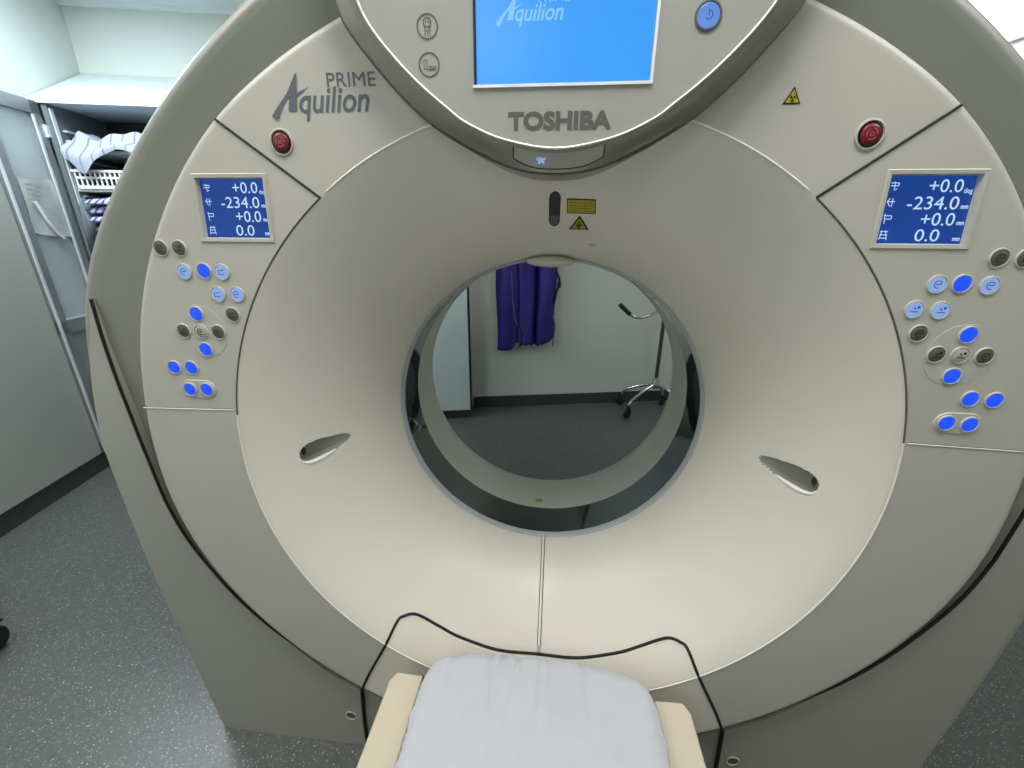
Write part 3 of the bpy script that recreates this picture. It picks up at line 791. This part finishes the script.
# skirt
loop = [j * m1 for j in range(len(ysd) - 1, 0, -1)] + list(range(0, nx)) + [j * m1 + nx for j in range(0, len(ysd))]
base0 = len(V); prev = loop
for lv, (dz, inn) in enumerate(((-.007, -.003), (-.02, -.004), (-.036, -.001), (-.05, .004))):
    ids = []
    for q, i in enumerate(loop):
        x, y, z = V[i]
        k = 1 + .010 * math.sin(q * .9 + lv) 
        xx = x * (1 - inn / .25 * (1 if abs(x) > .2 else .3)) * (1 + (k - 1) * (.3 if abs(x) > .2 else 0)); ids.append(len(V)); V.append((xx, y - inn * (.7 if y > -.1 else 0), max(.4612, z + dz)))
    for q in range(len(loop) - 1): Fc.append((prev[q], prev[q + 1], ids[q + 1], ids[q]))
    prev = ids
mt = obj('mattress', V, Fc, SHEET, None, 180)
tag(mt, 'thin couch mattress wrapped in a creased white sheet', 'mattress')

# ------------------------------------------------------------------ room
AL = math.radians(12.2); cA, sA = math.cos(AL), math.sin(AL)
def W(u, v, z): return (u * cA - v * sA, u * sA + v * cA, z)
Ud, Vd = np.array((cA, sA, 0)), np.array((-sA, cA, 0))
def ubox(mb, u0, u1, v0, v1, z0, z1, mi=0):
    mb.frame_box(W(u0, v0, z0), Ud * (u1 - u0), Vd * (v1 - v0), (0, 0, z1 - z0), mi)
UL, UR, VB, VF, ZC = -2.45, 3.6, 2.64, -3.2, 2.685
def room(name, *a, m=WALL):
    mb = MB(); ubox(mb, *a); return struct(mb.build(name, m))
room('floor', UL - .1, UR + .1, VF - .1, VB + .1, -.1, 0, m=FLOOR)
room('ceiling', UL - .1, UR + .1, VF - .1, VB + .1, ZC, ZC + .1, m=CEIL)
room('wall_back', UL, UR, VB, VB + .1, 0, ZC)
room('wall_front', UL, UR, VF - .1, VF, 0, ZC)
room('wall_left', UL - .1, UL, VF, VB, 0, ZC)
room('wall_right', UR, UR + .1, VF, VB, 0, ZC)
room('baseboard_back', -.09, UR - .001, VB - .012, VB - .0005, 0.001, .098, m=SKIRT)
room('baseboard_left', UL + .0005, UL + .012, VF + .001, 2.17, 0.001, .112, m=SKIRT)
room('door_1', UL + .0005, UL + .026, .30, 1.868, .113, 2.068, m=DOORG)
mb = MB(); ubox(mb, UL + .0005, UR - .001, VB - .02, VB - .0005, ZC - .022, ZC - .0005); struct(mb.build('trim_1', CEIL))

# linen cabinet
u0, u1, v0, v1, zt = -2.445, -1.30, 2.205, 2.635, 2.065
cab = thing('linen_cabinet', 'white linen cabinet with sloping top and open glass door behind the scanner at left', 'cabinet', W(-1.87, 2.42, 0))
mb = MB(); ubox(mb, u0 + .05, u0 + .075, v0, v1, .10, zt); mb.build('side_panel', mat('cabinet_side_shaded', (104, 114, 118), .5), cab)  # inner side darkened to stand for shade among the shelves
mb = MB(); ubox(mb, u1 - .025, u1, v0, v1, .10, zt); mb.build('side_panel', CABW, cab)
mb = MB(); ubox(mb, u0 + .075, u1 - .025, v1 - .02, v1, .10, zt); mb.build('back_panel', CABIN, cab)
mb = MB(); ubox(mb, u0 + .05, u1, v0 + .01, v1, 0, .10); mb.build('plinth', SKIRT, cab)
mb = MB(); V = [W(u0, v0 - .012, zt), W(u1, v0 - .012, zt), W(u1, v1, zt), W(u0, v1, zt), W(u0, v0 - .012, zt + .022), W(u1, v0 - .012, zt + .022), W(u1, v1, 2.325), W(u0, v1, 2.325)]
mb.add(V, [(0, 1, 2, 3), (4, 5, 6, 7), (0, 1, 5, 4), (1, 2, 6, 5), (2, 3, 7, 6), (3, 0, 4, 7)]); mb.build('sloping_top', CABW, cab)
for z in (1.845, 1.745, 1.275, .85, .45):
    mb = MB(); ubox(mb, u0 + .09, u1 - .03, v0 + .015, v1 - .025, z - .012, z); mb.build('shelf', CABW, cab)
mb = MB()
for k in range(16): ubox(mb, u0 + .075, u0 + .098, v0 + .06, v1 - .06, 1.22 + k * .048, 1.228 + k * .048)
ubox(mb, u0 + .075, u0 + .082, v0 + .01, v0 + .03, .12, zt - .02); mb.build('shelf_runner', ALUB, cab)
# door folded back along the wall
D0, D1, ud = 1.872, 2.200, UL + .032
door = MB(); ubox(door, ud - .014, ud + .014, D0, D1, .112, 2.068)
dr = MB()
for (a, b, c, d) in ((D0, D0 + .055, .112, 2.07), (D1 - .05, D1, .112, 2.07), (D0, D1, 2.005, 2.07), (D0, D1, .86, .935), (D0, D1, .112, .17)): ubox(dr, ud - .014, ud + .014, a, b, c, d)
dframe = dr.build('door', ALU, cab, label='narrow aluminium framed glass door, open')
mb = MB(); ubox(mb, ud + .012, ud + .020, D0 - .004, D0 + .008, .112, 2.005); ubox(mb, ud + .012, ud + .019, D1 - .058, D1 - .046, .112, 2.0); ubox(mb, ud + .012, ud + .018, D0 + .055, D1 - .05, .935, .945); mb.build('door_beading', ALUB, dframe)
mb = MB(); ubox(mb, ud - .003, ud + .003, D0 + .05, D1 - .045, .93, 2.01); mb.build('door_pane', GLASS, dframe)
mb = MB(); ubox(mb, ud - .006, ud + .006, D0 + .05, D1 - .045, .165, .865); mb.build('door_panel', mat('door_panel_grey', (132, 140, 140), .4), dframe)
for z in (1.93, .35):
    mb = MB(); ubox(mb, ud + .010, ud + .030, D1 - .012, D1 + .012, z - .03, z + .03); mb.build('hinge', ALUB, dframe)
# paper notice on the glass
mb = MB(); V = []; un = ud + .006
nn = 8
for j in range(nn + 1):
    for i in range(nn + 1):
        a, b = i / nn, j / nn
        v = 1.945 + (.19) * a + .012 * b - .03 * b * (1 - a); z = 1.675 - .30 * b + .03 * b * (1 - a) - .006 * math.sin(a * 5)
        V.append(W(un + .006 * math.sin(a * 4 + b * 3) ** 2 + .001, v, z))
mb.add(V, [(j * 9 + i, j * 9 + i + 1, (j + 1) * 9 + i + 1, (j + 1) * 9 + i) for j in range(nn) for i in range(nn)])
nt_ = thing('paper_notice', 'crumpled paper notice in a clear sleeve stuck on the glass cabinet door', 'notice', W(un, 2.05, 1.37))
mb.build('sheet', PAPER, nt_, 60)
mb = MB()
for r in range(8):
    z = 1.652 - r * .024; a = 1.965
    while a < 2.10:
        w = random.uniform(.008, .022); ubox(mb, un + .0085, un + .009, a, a + w, z - .006, z); a += w + .007
mb.build('print_lines', BTNGR, nt_)
mb = MB(); mb.tube([W(un + .012, 1.985, 1.56), W(un + .015, 2.01, 1.47), W(un + .014, 2.05, 1.40), W(un + .012, 2.085, 1.375)], .008, 8); mb.build('sleeve_fold', WHITE, nt_, 60)

# linens: heaps as crumpled cloth sheets
def cloth(name, ua, ub, va, vb, z0, hgt, m, seed, droop=None, nx=44, ny=26, amp=.03):
    r = np.random.default_rng(seed); ph = r.uniform(0, 6, 8); V = []
    def top(a, b):
        e = min(a, 1 - a, b, 1 - b); dome = min(1, e * 7) ** .6
        z = z0 + hgt * dome + amp * dome * (math.sin(9 * a + ph[0] + 3 * b) * .6 + math.sin(17 * a - 6 * b + ph[1]) * .4 + abs(math.sin(12 * b + 5 * a + ph[2])) * .5 - .3)
        return max(z, z0 + .002)
    for j in range(ny + 1):
        for i in range(nx + 1):
            a, b = i / nx, j / ny; u = ua + (ub - ua) * a; v = va + (vb - va) * b; z = top(a, b)
            if droop is not None and b < .28:                      # front edge hangs over the shelf
                t = 1 - b / .28; dz = droop(a); v = va - .02 - .025 * math.sin(a * 14 + ph[3]) * t * .5 + (vb - va) * .28 * (1 - min(1, t * 1.6)) * .9 + .0; z = z0 + hgt * .55 + .015 * math.sin(a * 11 + ph[4]) - t ** 1.2 * dz if t > .15 else z
            V.append(W(u, v, z))
    n1 = nx + 1
    Fc = [(j * n1 + i, j * n1 + i + 1, (j + 1) * n1 + i + 1, (j + 1) * n1 + i) for j in range(ny) for i in range(nx)]
    if droop is None:
        lp = list(range(0, n1)) + [j * n1 + nx for j in range(1, ny + 1)] + [ny * n1 + i for i in range(nx - 1, -1, -1)] + [j * n1 for j in range(ny - 1, 0, -1)]
        Fc.append(tuple(lp[::-1]))
    return obj(name, V, Fc, m, None, 180)
tag(cloth('crumpled_gown', -2.35, -1.90, 2.20, 2.56, 1.846, .085, LINENW, 3, lambda a: .06 + .12 * math.exp(-((a - .18) / .16) ** 2)), 'crumpled white hospital gown with blue lines hanging off the top cabinet shelf', 'gown')
zs_ = 1.277
for k in range(7):
    h = random.uniform(.038, .044)
    o = cloth('folded_gown', -2.345 + random.uniform(0, .02), -2.02 + random.uniform(-.02, .02), 2.20 + random.uniform(0, .02), 2.55, zs_, h, LINENS, 20 + k, None, 30, 18, .006)
    tag(o, ['bottom gown of the striped folded stack under the wire basket', 'second gown from the bottom in the striped folded stack', 'third gown from the bottom in the striped folded stack', 'fourth gown from the bottom in the striped folded stack', 'fifth gown from the bottom, third from the top of the striped folded stack', 'sixth gown from the bottom, next to the top of the striped folded stack', 'topmost gown of the striped folded stack, right under the wire basket'][k], 'gown', 'striped folded gowns in the cabinet')
    zs_ += h + .007
tag(cloth('grey_blanket', -2.365, -2.348, 2.18, 2.40, 1.29, .30, GREYC, 9, None, 6, 18, .01), 'grey cloth edge standing beside the striped gowns by the cabinet door', 'blanket')
# wire basket
bk = thing('wire_basket', 'white plastic basket with slotted sides on the cabinet shelf below the crumpled gown', 'basket', W(-2.13, 2.38, 1.60))
mb = MB()
B0, B1, C0, C1, Z0, Z1 = -2.345, -1.95, 2.215, 2.55, 1.652, 1.745
for z in (Z0, (Z0 + Z1) / 2, Z1 - .012):
    ubox(mb, B0, B1, C0, C0 + .006, z, z + .012); ubox(mb, B0, B0 + .006, C0, C1, z, z + .012); ubox(mb, B1 - .006, B1, C0, C1, z, z + .012); ubox(mb, B0, B1, C1 - .006, C1, z, z + .012)
k = 0; a = B0
while a < B1 - .004:
    ubox(mb, a, a + .009, C0 + .001, C0 + .005, Z0, Z1 - .005); a += .026
mb.build('basket_grid', WHITE, bk)
mb = MB(); ubox(mb, B0, B1, C0, C1, Z0 - .006, Z0); mb.build('basket_base', WHITE, bk)
mb = MB(); ubox(mb, B0 - .012, B1 + .012, C0 - .004, C0 + .008, Z1 - .012, Z1); mb.build('basket_rim', WHITE, bk)
mb = MB(); ubox(mb, u0 + .09, u1 - .03, v0 + .02, v1 - .025, 1.632, 1.645); mb.build('shelf', CABW, cab)

# tall cupboard seen through the bore
cb = thing('tall_cupboard', 'tall pale grey-green cupboard against the back wall seen at the left through the bore', 'cupboard', W(-.5, 2.5, 0))
mb = MB(); ubox(mb, -1.0, -.112, 2.41, 2.635, .08, 2.1); mb.build('carcass', mat('cupboard_side', (150, 162, 156), .5), cb)
mb = MB(); ubox(mb, -1.0, -.125, 2.39, 2.409, .085, 2.095); mb.build('cupboard_door', CUPB, cb)
mb = MB(); ubox(mb, -.124, -.109, 2.391, 2.412, .085, 2.095); mb.build('door_edge', DKBLK, cb)
mb = MB(); ubox(mb, -.98, -.13, 2.43, 2.63, 0, .08); mb.build('plinth', SKIRT, cb)
mb = MB(); ubox(mb, -.104, -.092, 2.60, 2.637, .10, 2.1); mb.build('edge_strip', ALUB, cb)

# lead apron hanging on the back wall
ap = thing('lead_apron', 'dark blue-purple lead apron with vertical folds hanging on the back wall seen through the bore', 'apron', W(.33, 2.55, .53))
def apron_v(a):  # fold profile
    return 2.565 - .045 * math.sin(a * PI) - .030 * math.exp(-((a - .12) / .10) ** 2) - .03 * math.exp(-((a - .88) / .10) ** 2) + .075 * math.exp(-((a - .67) / .05) ** 2) + .02 * math.exp(-((a - .36) / .03) ** 2)
na, nb = 70, 40
V = []
for j in range(nb + 1):
    b = j / nb
    for i in range(na + 1):
        a = i / na; u = .112 + .452 * a + (.006 * math.sin(b * 9 + a * 4))
        bot = .535 if a < .31 else .588 + .012 * math.sin(a * 22) - (.02 if .58 < a < .75 else 0)
        bot += .055 * max(0, (a - .90) / .10) ** 2 
        if a < .31: bot += .03 * max(0, (a - .24) / .07)
        z = bot + (1.62 - bot) * (1 - b)
        V.append(W(u, apron_v(a) + .012 * math.sin(b * 6 + a * 9) * b, z))
n1 = na + 1
Fc = [(j * n1 + i, (j + 1) * n1 + i, (j + 1) * n1 + i + 1, j * n1 + i + 1) for j in range(nb) for i in range(na)]
body = obj('apron_body', V, Fc, APRON, ap, 180)
md = body.modifiers.new('thick', 'SOLIDIFY'); md.thickness = .012; md.offset = 1
mb = MB(); V = []
for k in range(17):
    t = k / 16; V += [W(.262 + .03 * math.sin(t * PI) , apron_v(.3) - .028, .545 + .20 * t), W(.262 + .03 * math.sin(t * PI) + .055 * math.sin(PI * min(1, t * 1.0)) ** .8, apron_v(.36) - .020, .545 + .20 * t)]
mb.add(V, [(2 * i, 2 * i + 1, 2 * i + 3, 2 * i + 2) for i in range(16)]); mb.build('apron_lining', APRONE, ap)
mb = MB(); mb.tube([W(.215, apron_v(.22) - .014, 1.15), W(.225, apron_v(.25) - .014, .95), W(.24, apron_v(.28) - .016, .80), W(.285, apron_v(.37) - .022, .70)], .0035, 6); mb.build('apron_piping', mat('piping_grey', (96, 96, 140), .6), ap, 60)
mb = MB(); mb.tube(catmull([W(.545, 2.535, 1.17), W(.578, 2.53, 1.12), W(.592, 2.53, 1.06), W(.572, 2.53, 1.0), W(.560, 2.535, .93), W(.556, 2.54, .90)], 5), .009, 8); mb.build('strap', APRONE, ap, 60)
mb = MB(); ubox(mb, .574, .602, 2.515, 2.54, 1.025, 1.075); bevel(mb.build('buckle', DKBLK, ap), .004)
mb = MB(); mb.tube(catmull([W(.555, 2.545, .80), W(.572, 2.54, .72), W(.566, 2.545, .62), W(.562, 2.55, .555)], 5), .006, 8); mb.build('strap', mat('strap_grey', (110, 112, 110), .7), ap, 60)
mb = MB(); ubox(mb, .10, .58, 2.555, 2.637, 1.60, 1.63); mb.build('hanging_bar', ALU, ap)

# mobile stand with push handle
hub = np.array((1.43, 2.43))
ms = thing('mobile_stand', 'chrome mobile stand on black castors with a push handle near the back wall', 'mobile stand', W(*hub, 0))
mb = MB(); mb.lathe(W(*hub, .205), (0, 0, 1), [(0, 0), (.032, 0), (.035, .02), (.030, .055), (.018, .07), (.018, .10), (0, .10)], 20); mb.build('hub', CHROME, ms, 40)
mb = MB(); mb.tube([W(*hub, .28), W(*hub, 1.62)], .0155, 14); mb.build('pole', mat('pole_grey', (92, 92, 88), .3, metal=.6), ms, 60)
for cu_, cv_ in ((1.158, 2.292), (1.205, 2.575), (1.55, 2.52), (1.60, 2.27)):
    d = np.array((cu_, cv_)) - hub; L_ = np.linalg.norm(d); d /= L_
    q = lambda t, z: W(hub[0] + d[0] * t, hub[1] + d[1] * t, z)
    mb = MB(); mb.tube(catmull([q(.02, .235), q(L_ * .45, .205), q(L_ * .82, .16), q(L_ * .98, .125), q(L_, .095)], 5), .012, 10); leg = mb.build('leg', CHROME, ms, 60)
    mb = MB(); p = np.array((-d[1], d[0])); cc = np.array(q(L_ + .01, .037))
    mb.lathe(cc - .012 * np.array(W(p[0], p[1], 0)), W(p[0], p[1], 0), [(0, 0), (.030, 0), (.037, .004), (.037, .020), (.030, .024), (0, .024)], 20); mb.build('castor_wheel', RUB, leg, 40)
    mb = MB(); mb.tube([q(L_, .10), q(L_ + .002, .072)], .014, 8)
    mb.frame_box(np.array(q(L_ - .012, .035)) - .017 * np.array(W(*p, 0)), .034 * np.array(W(*p, 0)), .024 * np.array(W(*d, 0)), (0, 0, .046)); mb.build('castor_fork', DKBLK, leg)
hb = catmull([W(hub[0], hub[1], .90), W(1.34, 2.36, .875), W(1.27, 2.33, .842), W(1.18, 2.30, .826), W(1.12, 2.30, .835), W(1.085, 2.30, .860)], 6)
mb = MB(); mb.tube(hb, .0105, 10); mb.build('handle', CHROME, ms, 60)
mb = MB(); mb.tube([W(1.09, 2.30, .855), W(1.005, 2.30, .928)], .017, 12); mb.build('handle_grip', DKBLK, ms, 60)

# trolley at the left, mostly outside the picture
tw = thing('equipment_trolley', 'low black wheeled trolley just inside the left edge on the speckled floor', 'trolley', (-2.16, .14, 0))
mb = MB(); mb.box((-2.42, -.30, .13), (-2.06, .30, .165)); bevel(mb.build('base_frame', DKBLK, tw), .01)
for x, y in ((-2.38, -.26), (-2.38, .26), (-1.99, -.26)):
    pass
for x, y in ((-1.925, .165), (-2.36, .25), (-2.36, -.25), (-1.95, -.26)):
    mb = MB(); mb.lathe((x - .016, y, .052), (1, 0, -.0), [(0, 0), (.030, 0), (.034, .004), (.046, .004), (.052, .010), (.052, .024), (.046, .030), (.034, .030), (.030, .034), (0, .034)], 28); wh = mb.build('castor_wheel', RUB, tw, 40)
    mb = MB(); mb.frame_box((x - .026, y - .02, .05), (.007, 0, 0), (0, .04, 0), (0, 0, .065)); mb.frame_box((x - .026, y - .03, .108), (.05, 0, 0), (0, .075, 0), (0, 0, .012)); mb.box((x - .05, y - .02, .12), (x + .01, y + .02, .135)); bevel(mb.build('castor_fork', DKBLK, tw), .003)
mb = MB()
for y in (-.25, .25): mb.tube([(-2.40, y, .15), (-2.40, y, .85)], .014, 10)
mb.tube([(-2.40, -.25, .85), (-2.40, .25, .85)], .014, 10); mb.build('push_bar', CHROME, tw, 60)

# ------------------------------------------------------------------ lights
def panel_light(label, u, v, su, sv, power, col=(1, .98, .95), emis=None):
    t = thing('ceiling_light', label, 'ceiling light', W(u, v, ZC), 'ceiling light panels')
    mb = MB(); f = .03
    for a in ((u - su / 2 - f, u + su / 2 + f, v - sv / 2 - f, v - sv / 2), (u - su / 2 - f, u + su / 2 + f, v + sv / 2, v + sv / 2 + f), (u - su / 2 - f, u - su / 2, v - sv / 2, v + sv / 2), (u + su / 2, u + su / 2 + f, v - sv / 2, v + sv / 2)):
        ubox(mb, *a, ZC - .025, ZC - .0005)
    mb.build('frame', WHITE, t)
    mb = MB(); ubox(mb, u - su / 2, u + su / 2, v - sv / 2, v + sv / 2, ZC - .012, ZC - .0005); mb.build('diffuser', LAMP, t)
    li = bpy.data.lights.new('panel_lamp', 'AREA'); li.shape = 'RECTANGLE'; li.size = su; li.size_y = sv; li.energy = power; li.color = col
    lo = bpy.data.objects.new('panel_lamp', li); COL.objects.link(lo); lo.location = W(u, v, ZC - .03); lo.rotation_euler = (0, 0, AL)
panel_light('ceiling light panel near the linen cabinet at the left', -2.1, 1.5, .6, .6, 30, (.78, .91, 1.0))
panel_light('ceiling light panel above the patient couch', -.05, -.42, .6, .6, 16, (1, .98, .945))
panel_light('added unseen ceiling light panel to the left of the patient couch', -1.6, -.15, .9, .9, 11.5, (1, .98, .945))  # unseen panel added to even out light on cover and couch
panel_light('added unseen ceiling light panel to the right of the patient couch', 1.4, -.80, .9, .9, 5, (1, .98, .945))  # weaker unseen panel, added to fill light from the right
panel_light('ceiling light panel at the right behind the scanner', 3.05, 2.17, 1.0, .85, 2, (1, .99, .97))
panel_light('ceiling light panel at the far front of the room', -1.4, -2.5, 1.2, .6, 5, (1, .97, .93))
w = bpy.data.worlds.new('world'); SC.world = w; w.use_nodes = True
w.node_tree.nodes['Background'].inputs['Color'].default_value = (.80, .84, .85, 1)
w.node_tree.nodes['Background'].inputs['Strength'].default_value = .10
SC.view_settings.view_transform = 'Standard'
SC.view_settings.look = 'None'
SC.view_settings.exposure = 0.0
